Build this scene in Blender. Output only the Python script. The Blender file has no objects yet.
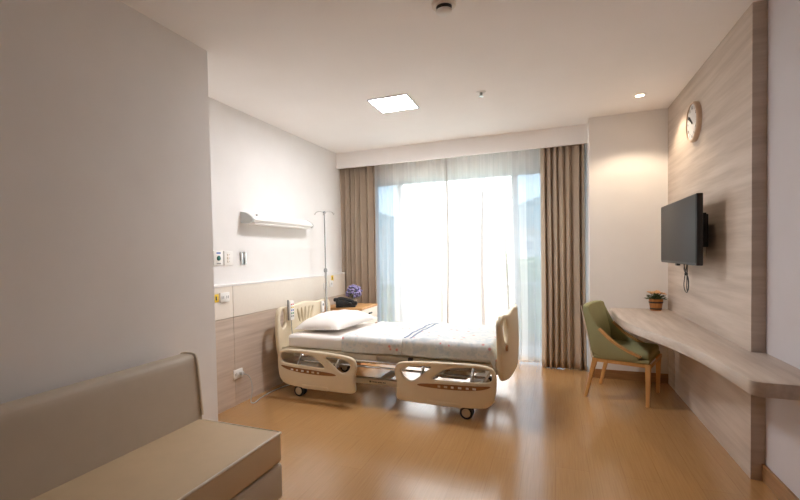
import bpy, bmesh, math, random
from mathutils import Vector, Matrix
random.seed(7)
S = bpy.context.scene
C = S.collection
PI = math.pi
R = math.radians

# ------------------------------------------------------------------ materials
def new_mat(name):
    m = bpy.data.materials.new(name); m.use_nodes = True
    nt = m.node_tree; nt.nodes.clear()
    out = nt.nodes.new('ShaderNodeOutputMaterial')
    return m, nt, out

def lin(c):
    return tuple(((v / 255) / 12.92 if v / 255 <= .04045 else (((v / 255) + .055) / 1.055) ** 2.4) for v in c) + (1,)

def principled(nt, out, rough=.5, metal=0., spec=.5):
    b = nt.nodes.new('ShaderNodeBsdfPrincipled')
    b.inputs['Roughness'].default_value = rough
    b.inputs['Metallic'].default_value = metal
    b.inputs['Specular IOR Level'].default_value = spec
    nt.links.new(b.outputs[0], out.inputs['Surface'])
    return b

def ramp(nt, stops):
    r = nt.nodes.new('ShaderNodeValToRGB')
    els = r.color_ramp.elements
    while len(els) < len(stops): els.new(.5)
    for e, (p, c) in zip(els, stops): e.position = p; e.color = c
    return r

def coords(nt, scale=(1, 1, 1), rot=(0, 0, 0), kind='Object'):
    t = nt.nodes.new('ShaderNodeTexCoord'); mp = nt.nodes.new('ShaderNodeMapping')
    mp.inputs['Scale'].default_value = scale; mp.inputs['Rotation'].default_value = rot
    nt.links.new(t.outputs[kind], mp.inputs['Vector'])
    return mp.outputs[0]

def noise(nt, vec, scale, detail=4, rough=.55):
    n = nt.nodes.new('ShaderNodeTexNoise')
    n.inputs['Scale'].default_value = scale; n.inputs['Detail'].default_value = detail
    n.inputs['Roughness'].default_value = rough
    nt.links.new(vec, n.inputs['Vector'])
    return n.outputs['Fac']

def bump(nt, b, h, strength=.2, dist=.002):
    n = nt.nodes.new('ShaderNodeBump')
    n.inputs['Strength'].default_value = strength; n.inputs['Distance'].default_value = dist
    nt.links.new(h, n.inputs['Height']); nt.links.new(n.outputs[0], b.inputs['Normal'])

def plain(name, rgb, rough=.5, metal=0., var=.06, nscale=30, bstr=.0, spec=.5):
    """one colour with a slight procedural mottling"""
    m, nt, out = new_mat(name); b = principled(nt, out, rough, metal, spec)
    c = lin(rgb); v = coords(nt)
    f = noise(nt, v, nscale)
    r = ramp(nt, [(.3, tuple(x * (1 - var) for x in c[:3]) + (1,)), (.7, tuple(min(1, x * (1 + var)) for x in c[:3]) + (1,))])
    nt.links.new(f, r.inputs[0]); nt.links.new(r.outputs[0], b.inputs['Base Color'])
    if bstr: bump(nt, b, f, bstr)
    return m

def wood(name, stops, scale, rough=.45, nscale=3., bstr=.05, spec=.4):
    m, nt, out = new_mat(name); b = principled(nt, out, rough, spec=spec)
    v = coords(nt, scale)
    f = noise(nt, v, nscale, 6, .6)
    r = ramp(nt, [(p, lin(c)) for p, c in stops])
    nt.links.new(f, r.inputs[0]); nt.links.new(r.outputs[0], b.inputs['Base Color'])
    if bstr: bump(nt, b, f, bstr)
    return m

def fabric(name, rgb, rough=.85, weave=600, var=.08, bstr=.15):
    m, nt, out = new_mat(name); b = principled(nt, out, rough, spec=.2)
    c = lin(rgb); v = coords(nt)
    f = noise(nt, v, weave, 2); g = noise(nt, v, 6, 3)
    mx = nt.nodes.new('ShaderNodeMath'); mx.operation = 'ADD'
    nt.links.new(f, mx.inputs[0]); nt.links.new(g, mx.inputs[1])
    r = ramp(nt, [(.3, tuple(x * (1 - var) for x in c[:3]) + (1,)), (.7, tuple(min(1, x * (1 + var)) for x in c[:3]) + (1,))])
    hf = nt.nodes.new('ShaderNodeMath'); hf.operation = 'MULTIPLY'; hf.inputs[1].default_value = .5
    nt.links.new(mx.outputs[0], hf.inputs[0]); nt.links.new(hf.outputs[0], r.inputs[0])
    nt.links.new(r.outputs[0], b.inputs['Base Color'])
    bump(nt, b, f, bstr, .001)
    return m

def floor_mat():
    m, nt, out = new_mat('oak_laminate'); b = principled(nt, out, .3, spec=.5)
    v = coords(nt, (1, 1, 1), (0, 0, PI / 2))
    br = nt.nodes.new('ShaderNodeTexBrick')
    br.offset = .37; br.inputs['Scale'].default_value = 1
    br.inputs['Brick Width'].default_value = 1.25; br.inputs['Row Height'].default_value = .19
    br.inputs['Mortar Size'].default_value = .0012; br.inputs['Mortar Smooth'].default_value = .3
    br.inputs['Color1'].default_value = lin((186, 143, 93)); br.inputs['Color2'].default_value = lin((182, 139, 90))
    br.inputs['Mortar'].default_value = lin((164, 122, 78))
    nt.links.new(v, br.inputs['Vector'])
    g = coords(nt, (55, 1.4, 1)); f = noise(nt, g, 2.2, 7, .62)
    r = ramp(nt, [(.25, (.84, .82, .79, 1)), (.6, (1, 1, 1, 1)), (.8, (1.02, 1.02, 1.01, 1))])
    nt.links.new(f, r.inputs[0])
    mx = nt.nodes.new('ShaderNodeMix'); mx.data_type = 'RGBA'; mx.blend_type = 'MULTIPLY'; mx.inputs[0].default_value = 1
    nt.links.new(br.outputs['Color'], mx.inputs[6]); nt.links.new(r.outputs[0], mx.inputs[7])
    nt.links.new(mx.outputs[2], b.inputs['Base Color'])
    rr = nt.nodes.new('ShaderNodeMapRange'); rr.inputs[3].default_value = .17; rr.inputs[4].default_value = .3
    nt.links.new(f, rr.inputs[0]); nt.links.new(rr.outputs[0], b.inputs['Roughness'])
    b.inputs['Coat Weight'].default_value = .7; b.inputs['Coat Roughness'].default_value = .17
    bump(nt, b, f, .06, .002)
    return m

def printed_cotton():
    m, nt, out = new_mat('printed_cotton'); b = principled(nt, out, .9, spec=.15)
    v = coords(nt, (1, 1, 1))
    vo = nt.nodes.new('ShaderNodeTexVoronoi'); vo.inputs['Scale'].default_value = 15
    nt.links.new(v, vo.inputs['Vector'])
    r = ramp(nt, [(0, (1, 1, 1, 1)), (.15, (1, 1, 1, 1)), (.22, (0, 0, 0, 1))])
    nt.links.new(vo.outputs['Distance'], r.inputs[0])
    f = noise(nt, v, 14, 3)
    base = ramp(nt, [(.38, lin((200, 209, 214))), (.5, lin((224, 225, 224))), (.62, lin((212, 217, 216)))])
    nt.links.new(f, base.inputs[0])
    pick = ramp(nt, [(.44, lin((222, 160, 154))), (.52, lin((196, 210, 216)))])
    sep = nt.nodes.new('ShaderNodeSeparateColor'); nt.links.new(vo.outputs['Color'], sep.inputs[0])
    nt.links.new(sep.outputs[0], pick.inputs[0])
    mx = nt.nodes.new('ShaderNodeMix'); mx.data_type = 'RGBA'
    nt.links.new(r.outputs[0], mx.inputs[0]); nt.links.new(base.outputs[0], mx.inputs[6]); nt.links.new(pick.outputs[0], mx.inputs[7])
    nt.links.new(mx.outputs[2], b.inputs['Base Color'])
    bump(nt, b, noise(nt, v, 25, 3), .35, .004)
    return m

def sheer_mat():
    m, nt, out = new_mat('sheer_voile')
    tr = nt.nodes.new('ShaderNodeBsdfTransparent'); tr.inputs[0].default_value = (1, 1, 1, 1)
    tl = nt.nodes.new('ShaderNodeBsdfTranslucent'); tl.inputs[0].default_value = lin((250, 247, 243))
    df = nt.nodes.new('ShaderNodeBsdfDiffuse'); df.inputs[0].default_value = lin((246, 243, 238))
    m1 = nt.nodes.new('ShaderNodeMixShader'); m1.inputs[0].default_value = .5
    nt.links.new(tl.outputs[0], m1.inputs[1]); nt.links.new(df.outputs[0], m1.inputs[2])
    m2 = nt.nodes.new('ShaderNodeMixShader')
    v = coords(nt, (60, 1, .6)); f = noise(nt, v, 1.5, 3)
    mr = nt.nodes.new('ShaderNodeMapRange'); mr.inputs[3].default_value = .58; mr.inputs[4].default_value = .82
    nt.links.new(f, mr.inputs[0]); nt.links.new(mr.outputs[0], m2.inputs[0])
    nt.links.new(tr.outputs[0], m2.inputs[1]); nt.links.new(m1.outputs[0], m2.inputs[2])
    nt.links.new(m2.outputs[0], out.inputs['Surface'])
    return m

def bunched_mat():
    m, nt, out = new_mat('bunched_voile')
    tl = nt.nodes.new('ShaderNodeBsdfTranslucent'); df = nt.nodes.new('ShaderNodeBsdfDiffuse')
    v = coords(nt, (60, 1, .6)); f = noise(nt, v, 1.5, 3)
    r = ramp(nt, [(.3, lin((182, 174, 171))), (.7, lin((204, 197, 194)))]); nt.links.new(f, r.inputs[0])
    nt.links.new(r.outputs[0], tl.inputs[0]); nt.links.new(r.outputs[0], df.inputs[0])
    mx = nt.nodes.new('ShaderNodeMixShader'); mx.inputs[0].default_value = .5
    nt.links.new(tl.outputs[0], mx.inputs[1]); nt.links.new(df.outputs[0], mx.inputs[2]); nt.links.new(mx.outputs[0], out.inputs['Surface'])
    return m

def pane_mat(name, tint, gloss=.05):
    m, nt, out = new_mat(name)
    tr = nt.nodes.new('ShaderNodeBsdfTransparent'); tr.inputs[0].default_value = tint
    gl = nt.nodes.new('ShaderNodeBsdfGlossy'); gl.inputs['Roughness'].default_value = .02
    mx = nt.nodes.new('ShaderNodeMixShader'); mx.inputs[0].default_value = gloss
    nt.links.new(tr.outputs[0], mx.inputs[1]); nt.links.new(gl.outputs[0], mx.inputs[2])
    nt.links.new(mx.outputs[0], out.inputs['Surface'])
    return m

def emit(name, rgb, s):
    m, nt, out = new_mat(name)
    e = nt.nodes.new('ShaderNodeEmission'); e.inputs[0].default_value = lin(rgb); e.inputs[1].default_value = s
    nt.links.new(e.outputs[0], out.inputs['Surface'])
    return m

GREYWOOD = [(.22, (172, 156, 143)), (.45, (190, 175, 162)), (.6, (201, 187, 175)), (.8, (210, 197, 186))]
M = dict(
    wall=plain('wall_paint', (240, 238, 236), .8, var=.015, nscale=4, spec=.2),
    wallshade=plain('shaded_wall_paint', (206, 202, 206), .8, var=.015, nscale=4, spec=.2),  # white wall paint with the near-end shade put into its colour
    ceil=plain('ceiling_paint', (250, 247, 245), .85, var=.01, nscale=3, spec=.2),
    floor=floor_mat(),
    dimwood=wood('dark_dimming_wood', [(.25, (84, 64, 50)), (.75, (112, 88, 70))], (1, 1, 9), .5, 2.2),
    panel=wood('grey_oak_panel', GREYWOOD, (1, .5, 9), .5, 2.2),
    desk=wood('grey_oak_top', GREYWOOD, (9, .6, 9), .4, 2.4),
    headwood=wood('headwall_oak', [(.25, (184, 166, 150)), (.5, (203, 187, 172)), (.75, (218, 204, 190))], (1, .45, 9), .5, 2.6),
    skirting=wood('skirting_wood', [(.3, (142, 104, 68)), (.7, (168, 126, 84))], (2, 2, 30), .45),
    cream=plain('cream_abs', (230, 218, 192), .38, var=.015),
    creamlow=plain('cream_steel', (214, 203, 180), .42, var=.02),
    brown=plain('brown_inlay', (146, 100, 56), .4, var=.05),
    white=plain('white_plastic', (240, 238, 234), .4, var=.01),
    offwhite=plain('offwhite_laminate', (236, 228, 216), .5, var=.015),
    chrome=plain('chrome', (205, 205, 205), .2, 1., var=.03),
    alu=plain('powder_white_aluminium', (222, 226, 230), .4, var=.02),
    grey=plain('grey_plastic', (150, 150, 150), .45, var=.04),
    palegrey=plain('pale_grey_plastic', (196, 197, 194), .45, var=.02),
    dark=plain('dark_plastic', (38, 37, 38), .4, var=.1),
    black=plain('black_rubber', (28, 28, 29), .55, var=.1),
    screen=plain('tv_glass', (54, 51, 49), .5, var=.02, spec=.3),
    linen=fabric('white_linen', (244, 240, 236), .9, 500, .03, .1),
    print=printed_cotton(),
    hem=fabric('blue_hem', (146, 162, 188), .9),
    drape=fabric('taupe_drape', (180, 163, 145), .9, 700, .06),
    sheer=sheer_mat(),
    bunched=bunched_mat(),
    frame=plain('blue_grey_aluminium', (158, 172, 190), .45, var=.02),
    tinted=pane_mat('blue_tinted_glass', (.43, .515, .58, 1)),
    clear=pane_mat('clear_glass', (.93, .95, .95, 1), .04),
    green=fabric('olive_upholstery', (164, 163, 122), .85, 600, .08),
    honey=wood('honey_wood', [(.3, (210, 160, 98)), (.7, (230, 184, 122))], (12, 12, 1.5), .4),
    pine=wood('pine_wood', [(.3, (196, 144, 88)), (.7, (220, 172, 116))], (2, 12, 12), .45),
    vinyl=plain('beige_vinyl', (200, 176, 142), .6, var=.03, nscale=8, bstr=.05),
    vinylback=plain('grey_beige_vinyl', (184, 171, 153), .6, var=.03, nscale=8, bstr=.05),
    piping=plain('pale_piping', (226, 216, 200), .5),
    gold=plain('rose_gold_rim', (216, 190, 166), .35, .4, var=.03),
    dial=plain('clock_dial', (214, 212, 212), .5, var=.01),
    leaf=plain('leaf', (72, 92, 48), .6, var=.3, nscale=60),
    stemg=plain('grey_green_stem', (120, 128, 112), .6, var=.2, nscale=60),
    lav=plain('lavender_petal', (142, 134, 178), .7, var=.45, nscale=80),
    peach=plain('peach_petal', (236, 190, 140), .7, var=.15, nscale=80),
    pot=wood('barrel_wood', [(.3, (150, 96, 48)), (.7, (190, 128, 68))], (20, 20, 2), .5),
    ceramic=plain('grey_ceramic', (196, 194, 190), .3),
    yellow=plain('yellow_tag', (238, 200, 40), .5, var=.02),
    teal=plain('teal_mark', (30, 110, 100), .5, var=.02),
    red=plain('red_mark', (205, 60, 50), .5, var=.02),
    greenmark=plain('green_mark', (50, 150, 90), .5, var=.02),
    bluemark=plain('blue_mark', (60, 110, 190), .5, var=.02),
    lamp=emit('lamp_glow', (255, 232, 200), 12),
    fillglow=emit('added_fill_glow', (252, 250, 252), 47),
    concrete=plain('balcony_tile', (206, 200, 190), .7, var=.05, nscale=6),
    hill=plain('far_hillside', (120, 148, 150), .95, var=.12, nscale=.25),  # bluish distance haze is put into the colour
    ground=plain('valley_ground', (150, 160, 130), .95, var=.2, nscale=.3),
    render=plain('pale_render', (232, 222, 212), .9, var=.03, nscale=1),
    roof=plain('pale_roof', (200, 176, 160), .9, var=.05),
    glassdark=plain('far_window', (120, 136, 150), .3, var=.05),
    bush=plain('tree_leaf', (116, 140, 98), .9, var=.3, nscale=3),
    trunk=plain('bark', (110, 92, 76), .9, var=.2),
)

# ------------------------------------------------------------------ mesh helpers
class MB:
    def __init__(s): s.bm = bmesh.new()
    def box(s, lo, hi, bev=0., seg=2, rz=0., rot=None, pivot=None):
        lo, hi = Vector(lo), Vector(hi); c = (lo + hi) / 2; d = hi - lo
        t = bmesh.new(); bmesh.ops.create_cube(t, size=1)
        bmesh.ops.scale(t, vec=d, verts=t.verts)
        if bev: bmesh.ops.bevel(t, geom=list(t.edges), offset=min(bev, min(d) * .49), segments=seg, profile=.5, affect='EDGES')
        if rz: bmesh.ops.rotate(t, matrix=Matrix.Rotation(rz, 3, 'Z'), verts=t.verts)
        if rot: bmesh.ops.rotate(t, matrix=rot, verts=t.verts)
        bmesh.ops.translate(t, vec=c, verts=t.verts)
        s.join(t); return s
    def join(s, t, mat=None):
        me = bpy.data.meshes.new('tmp'); t.to_mesh(me); t.free()
        if mat: me.transform(mat)
        s.bm.from_mesh(me); bpy.data.meshes.remove(me)
    def tube(s, pts, r, n=10, cap=True, closed=False):
        pts = [Vector(p) for p in pts]; m = len(pts)
        rr = r if isinstance(r, (list, tuple)) else [r] * m
        rings = []; up = None
        for i in range(m):
            a = pts[i - 1] if (i or closed) else pts[0]; b = pts[(i + 1) % m] if (i < m - 1 or closed) else pts[-1]
            t = (b - a).normalized()
            if up is None:
                up = Vector((0, 0, 1)) if abs(t.z) < .9 else Vector((1, 0, 0))
            x = t.cross(up)
            if x.length < 1e-6: x = t.orthogonal()
            x.normalize(); up = x.cross(t).normalized()
            rings.append([s.bm.verts.new(pts[i] + (x * math.cos(k * 2 * PI / n) + up * math.sin(k * 2 * PI / n)) * rr[i]) for k in range(n)])
        for i in range(m if closed else m - 1):
            A, B = rings[i], rings[(i + 1) % m]
            for k in range(n): s.bm.faces.new((A[k], A[(k + 1) % n], B[(k + 1) % n], B[k]))
        if cap and not closed:
            s.bm.faces.new(rings[0][::-1]); s.bm.faces.new(rings[-1])
        return s
    def lathe(s, prof, c=(0, 0, 0), axis='z', n=24, mat=None):
        """prof: (radius, height) pairs from one end of the axis to the other"""
        t = bmesh.new(); rings = []
        for r, z in prof:
            rings.append([t.verts.new((r * math.cos(2 * PI * k / n), r * math.sin(2 * PI * k / n), z)) for k in range(n)] if r > 1e-6 else [t.verts.new((0, 0, z))])
        for A, B in zip(rings, rings[1:]):
            for k in range(n):
                a = A[k % len(A)]; b = A[(k + 1) % n % len(A)]; d = B[(k + 1) % n % len(B)]; e = B[k % len(B)]
                f = []
                for q in (a, b, d, e):
                    if q not in f: f.append(q)
                if len(f) > 2: t.faces.new(f)
        for ring, rev in (() if prof[0] == prof[-1] else ((rings[0], True), (rings[-1], False))):
            if len(ring) > 2: t.faces.new(ring[::-1] if rev else ring)
        mm = {'z': Matrix(), 'x': Matrix.Rotation(PI / 2, 4, 'Y'), 'y': Matrix.Rotation(-PI / 2, 4, 'X')}[axis]
        s.join(t, Matrix.Translation(c) @ (mat or Matrix()) @ mm)
        return s
    def prism(s, poly, lo, hi, axis='y', bev=0., seg=2):
        """poly of 2D points extruded along axis: 'y' poly in (x,z), 'x' poly in (y,z), 'z' poly in (x,y)"""
        t = bmesh.new()
        def P(a, b, h): return {'y': (a, h, b), 'x': (h, a, b), 'z': (a, b, h)}[axis]
        A = [t.verts.new(P(a, b, lo)) for a, b in poly]; B = [t.verts.new(P(a, b, hi)) for a, b in poly]
        n = len(poly)
        t.faces.new(A[::-1]); t.faces.new(B)
        for k in range(n): t.faces.new((A[k], A[(k + 1) % n], B[(k + 1) % n], B[k]))
        bmesh.ops.recalc_face_normals(t, faces=t.faces)
        if bev: bmesh.ops.bevel(t, geom=[e for e in t.edges if e.calc_face_angle(0) > .6], offset=bev, segments=seg, profile=.5, affect='EDGES')
        s.join(t); return s
    def grid(s, nu, nv, fn):
        V = [[s.bm.verts.new(fn(i / (nu - 1), j / (nv - 1))) for j in range(nv)] for i in range(nu)]
        for i in range(nu - 1):
            for j in range(nv - 1): s.bm.faces.new((V[i][j], V[i + 1][j], V[i + 1][j + 1], V[i][j + 1]))
        return s
    def plate(s, outer, holes, t, bev, mat):
        """flat plate with rounded rim and holes, drawn in its own xy plane, placed by mat"""
        cu = bpy.data.curves.new('tmp', 'CURVE'); cu.dimensions = '2D'; cu.fill_mode = 'BOTH'
        cu.extrude = t / 2 - bev; cu.bevel_depth = bev; cu.bevel_resolution = 2; cu.offset = -bev
        for loop in [outer] + list(holes):
            sp = cu.splines.new('POLY'); sp.points.add(len(loop) - 1); sp.use_cyclic_u = True
            for q, (a, b) in zip(sp.points, loop): q.co = (a, b, 0, 1)
        o = bpy.data.objects.new('tmp', cu); C.objects.link(o)
        dg = bpy.context.evaluated_depsgraph_get(); me = bpy.data.meshes.new_from_object(o.evaluated_get(dg))
        bpy.data.objects.remove(o); bpy.data.curves.remove(cu)
        t2 = bmesh.new(); t2.from_mesh(me); bpy.data.meshes.remove(me)
        bmesh.ops.remove_doubles(t2, verts=t2.verts, dist=1e-5)
        s.join(t2, mat); return s
    def slice(s, co, no):
        bmesh.ops.bisect_plane(s.bm, geom=s.bm.verts[:] + s.bm.edges[:] + s.bm.faces[:], plane_co=co, plane_no=no, dist=1e-5)
    def warp(s, fn):
        for v in s.bm.verts: v.co = fn(v.co)
        return s
    def build(s, name, mat, parent=None, smooth=True, ang=35):
        bmesh.ops.recalc_face_normals(s.bm, faces=s.bm.faces)
        me = bpy.data.meshes.new(name); s.bm.to_mesh(me); s.bm.free()
        me.materials.append(M[mat] if isinstance(mat, str) else mat)
        if smooth:
            me.shade_smooth(); me.set_sharp_from_angle(angle=R(ang))
        o = bpy.data.objects.new(name, me); C.objects.link(o)
        if parent: o.parent = parent
        return o

def tag(o, label, cat, group=None, loc=None, rz=0):
    o['label'] = label; o['category'] = cat
    if group: o['group'] = group
    if loc is not None: o.location = loc
    if rz: o.rotation_euler = (0, 0, rz)
    return o
def thing(name, label, cat, loc=(0, 0, 0), rz=0, group=None):
    o = bpy.data.objects.new(name, None); C.objects.link(o)
    o.empty_display_size = .1
    return tag(o, label, cat, group, loc, rz)
def struct(name, mb, mat, parent=None):
    o = mb.build(name, mat, parent, smooth=False)
    o['kind'] = 'structure'
    return o
def copy_tree(o, parent=None):
    c = o.copy(); C.objects.link(c)
    if parent: c.parent = parent
    for ch in list(o.children): copy_tree(ch, c)
    return c
def smooth_poly(pts, n=3, closed=True):
    for _ in range(n):
        q = []
        m = len(pts)
        rng = range(m) if closed else range(m - 1)
        if not closed: q.append(pts[0])
        for i in rng:
            a, b = pts[i], pts[(i + 1) % m]
            q.append(tuple(x * .75 + y * .25 for x, y in zip(a, b))); q.append(tuple(x * .25 + y * .75 for x, y in zip(a, b)))
        if not closed: q.append(pts[-1])
        pts = q
    return pts
def ellipse(cx, cy, a, b, n=20, tilt=0):
    return [(cx + a * math.cos(t) * math.cos(tilt) - b * math.sin(t) * math.sin(tilt), cy + a * math.cos(t) * math.sin(tilt) + b * math.sin(t) * math.cos(tilt)) for t in [2 * PI * k / n for k in range(n)]]
def rrect(x0, y0, x1, y1, r, n=5):
    o = []
    for cx, cy, a in ((x1 - r, y1 - r, 0), (x0 + r, y1 - r, 90), (x0 + r, y0 + r, 180), (x1 - r, y0 + r, 270)):
        o += [(cx + r * math.cos(R(a + 90 * k / n)), cy + r * math.sin(R(a + 90 * k / n))) for k in range(n + 1)]
    return o

# ------------------------------------------------------------------ the room
H = 2.75
XL, XN, XR, XP = -2.754, -2.147, 1.054, .35     # bed wall, near left wall, panelling, pier edge
YP, YV, YW, YB = 5.206, 5.446, 5.80, -3.6       # pier face, valance, window wall, wall behind
XW = 1.122                                       # white wall on the right
struct('floor', MB().box((-3.0, YB - .15, -.12), (1.4, YW + .15, 0)), 'floor')
struct('ceiling', MB().box((-3.0, YB - .15, H), (1.4, YW + .15, H + .12)), 'ceil')
struct('wall_left', MB().box((XL - .15, 2.2, 0), (XL, YW + .15, H)), 'wall')
struct('wall_left_front', MB().box((XL - .15, YB - .15, 0), (XN, 2.358, H)), 'wall')
struct('wall_right', MB().box((XW, YB - .15, 0), (XW + .15, YW + .15, H)), 'wallshade')
struct('dimming_block', MB().box((XN, YB, 0), (XN + .6, -1.25, 2.5)), 'dimwood')  # unseen dark block, added to dim the near end of the room
struct('wall_front', MB().box((XN - .01, YB - .15, 0), (XW + .01, YB, H)), 'dimwood')  # unseen rear wall, coloured dark to cut bounce light at the near end
struct('wall_back_pier', MB().box((XP, YP, 0), (XW + .01, YW + .15, H)), 'wall')
OX0, OX1, OZ = -2.36, .16, 2.37
w = MB()
w.box((XL - .01, YW, 0), (OX0, YW + .15, H)); w.box((OX1, YW, 0), (XP + .01, YW + .15, H)); w.box((OX0 - .01, YW, OZ), (OX1 + .01, YW + .15, H))
struct('wall_back', w, 'wall')
struct('trim_1', MB().box((XL, YV, 2.545), (XP, YV + .05, H)), 'ceil')                       # curtain pelmet
# panelling on the right wall
w = MB(); w.box((XR, 4.955, .0), (XW, YP, H)); w.box((XR + .006, 4.94, 0), (XW, 4.956, .70)); w.box((XR, 4.94, .70), (XW, 4.956, H))
w.box((XR, 3.19, 0), (XW, 4.94, H))
struct('trim_2', w, 'panel')
struct('baseboard_right', MB().box((XW - .016, YB, 0), (XW, 3.19, .10), .004), 'skirting')
struct('baseboard_back', MB().box((XP, YP - .014, 0), (XR, YP, .095), .004), 'skirting')
# padded headwall: oak below, white service band above, thin cap
struct('trim_3', MB().box((XL, 2.36, 0), (-2.70, 3.198, .81)).box((XL, 3.202, 0), (-2.70, 5.53, .81)), 'headwood')
struct('trim_4', MB().box((XL, 2.36, .813), (-2.70, 3.198, 1.095), .002).box((XL, 3.202, .813), (-2.70, 5.53, 1.095), .002), 'offwhite')
struct('trim_5', MB().box((XL, 2.36, 1.095), (-2.695, 5.53, 1.112), .003), 'wall')

# ---- window: fixed tinted lights at both ends, an open doorway in the middle
ww = struct('window_1', MB().box((OX0, YW + .02, 0), (OX1, YW + .10, .035)), 'alu')
def fr(name, x0, x1, z0, z1): return struct(name, MB().box((x0, YW + .03, z0), (x1, YW + .09, z1), .004), 'frame', ww)
XM0, XM1 = -2.02, -.475
fr('window_frame', OX0, OX1, OZ - .05, OZ); fr('window_frame', OX0, OX0 + .05, .035, OZ - .05); fr('window_frame', OX1 - .05, OX1, .035, OZ - .05)
fr('mullion', XM0, XM0 + .075, .035, OZ - .05); fr('mullion', XM1 - .02, XM1 + .055, .035, OZ - .05)
fr('transom', OX0 + .05, XM0, .17, .21); fr('transom', XM1 + .055, OX1 - .05, .17, .21)
for x0, x1 in ((OX0 + .05, XM0), (XM1 + .055, OX1 - .05)):
    struct('pane', MB().box((x0, YW + .055, .21), (x1, YW + .063, OZ - .05)), 'tinted', ww)
    struct('kick_panel', MB().box((x0, YW + .05, .035), (x1, YW + .07, .17)), 'tinted', ww)

# ------------------------------------------------------------------ outside
struct('balcony_floor', MB().box((-3.2, YW + .15, -.14), (1.2, 7.0, -.02)), 'concrete')
rl = thing('balcony_railing', 'white metal balcony railing with slim uprights beyond the window', 'railing', (-1.0, 6.85, -.02))
rb = MB(); rb.tube([(-2.2, 0, .90), (2.2, 0, .90)], .022); rb.build('handrail', 'alu', rl)
for z in (.58, .20): MB().tube([(-2.2, 0, z), (2.2, 0, z)], .012, 8).build('cross_bar', 'alu', rl)
for k in range(31):
    x = -2.2 + k * 4.4 / 30
    MB().box((x - .008, -.008, 0), (x + .008, .008, .895)).build('upright', 'alu', rl)
ter = MB()
def hz(u, v):
    x = -90 + 180 * u; y = 12 + 130 * v
    h = -14 + 30 * max(0, (v - .25) / .75) ** 1.0 + 2.4 * math.sin(x * .07 + 1) * v + 1.2 * math.sin(x * .19 + y * .05) * v
    return (x, y, h)
ter.grid(60, 40, hz)
struct('hillside_ground', ter, 'hill')
def house(x, y, z, w_, d, h, rz, label, floors):
    t = thing('house', label, 'house', (x, y, z), rz)
    MB().box((-w_ / 2, -d / 2, -3), (w_ / 2, d / 2, h)).build('wall', 'render', t, False)
    MB().prism([(-w_ / 2 - .3, h), (w_ / 2 + .3, h), (0, h + w_ * .18)], -d / 2 - .3, d / 2 + .3, 'y').build('roof', 'roof', t, False)
    for f in range(floors):
        for k in range(3):
            cx = -w_ / 2 + w_ * (k + .5) / 3; z0 = h * (f + .3) / floors
            MB().box((cx - w_ * .09, -d / 2 - .06, z0), (cx + w_ * .09, -d / 2 + .05, z0 + h / floors * .45)).build('window', 'glassdark', t, False)
house(-23.6, 53, -1.2, 6, 6, 5.5, .3, 'pale three storey house seen through the narrow left window light', 3)
house(-2.2, 50, -1.6, 4.2, 6, 4.6, -.1, 'pale house highest on the slope in the narrow right window light', 2)
house(-3.6, 40, -4.9, 5, 5, 3.0, .2, 'low pale house below the taller one in the right window light', 1)
def tree(x, y, z, s, label, seed):
    t = thing('tree', label, 'tree', (x, y, z))
    rnd = random.Random(seed)
    MB().tube([(0, 0, -2), (0, 0, s * .8)], .16 * s / 3, 7).build('trunk', 'trunk', t)
    m = MB()
    for k in range(420):
        d = Vector((rnd.gauss(0, 1), rnd.gauss(0, 1), rnd.gauss(0, 1))).normalized() * (s * .55 * rnd.uniform(.55, 1))
        c = Vector((0, 0, s * 1.1)) + Vector((d.x, d.y, d.z * .9)); q = s * .09
        a = Vector((rnd.uniform(-1, 1), rnd.uniform(-1, 1), rnd.uniform(-1, 1))).normalized(); b = a.orthogonal().normalized()
        m.bm.faces.new([m.bm.verts.new(c + a * q), m.bm.verts.new(c + b * q), m.bm.verts.new(c - a * q), m.bm.verts.new(c - b * q)])
    m.build('crown', 'bush', t, False)
tree(-8.6, 21, -6.5, 4.2, 'round green tree low in the narrow left window light', 1)
tree(-1.6, 20, -6.2, 4.6, 'round green tree low in the narrow right window light', 2)

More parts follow.
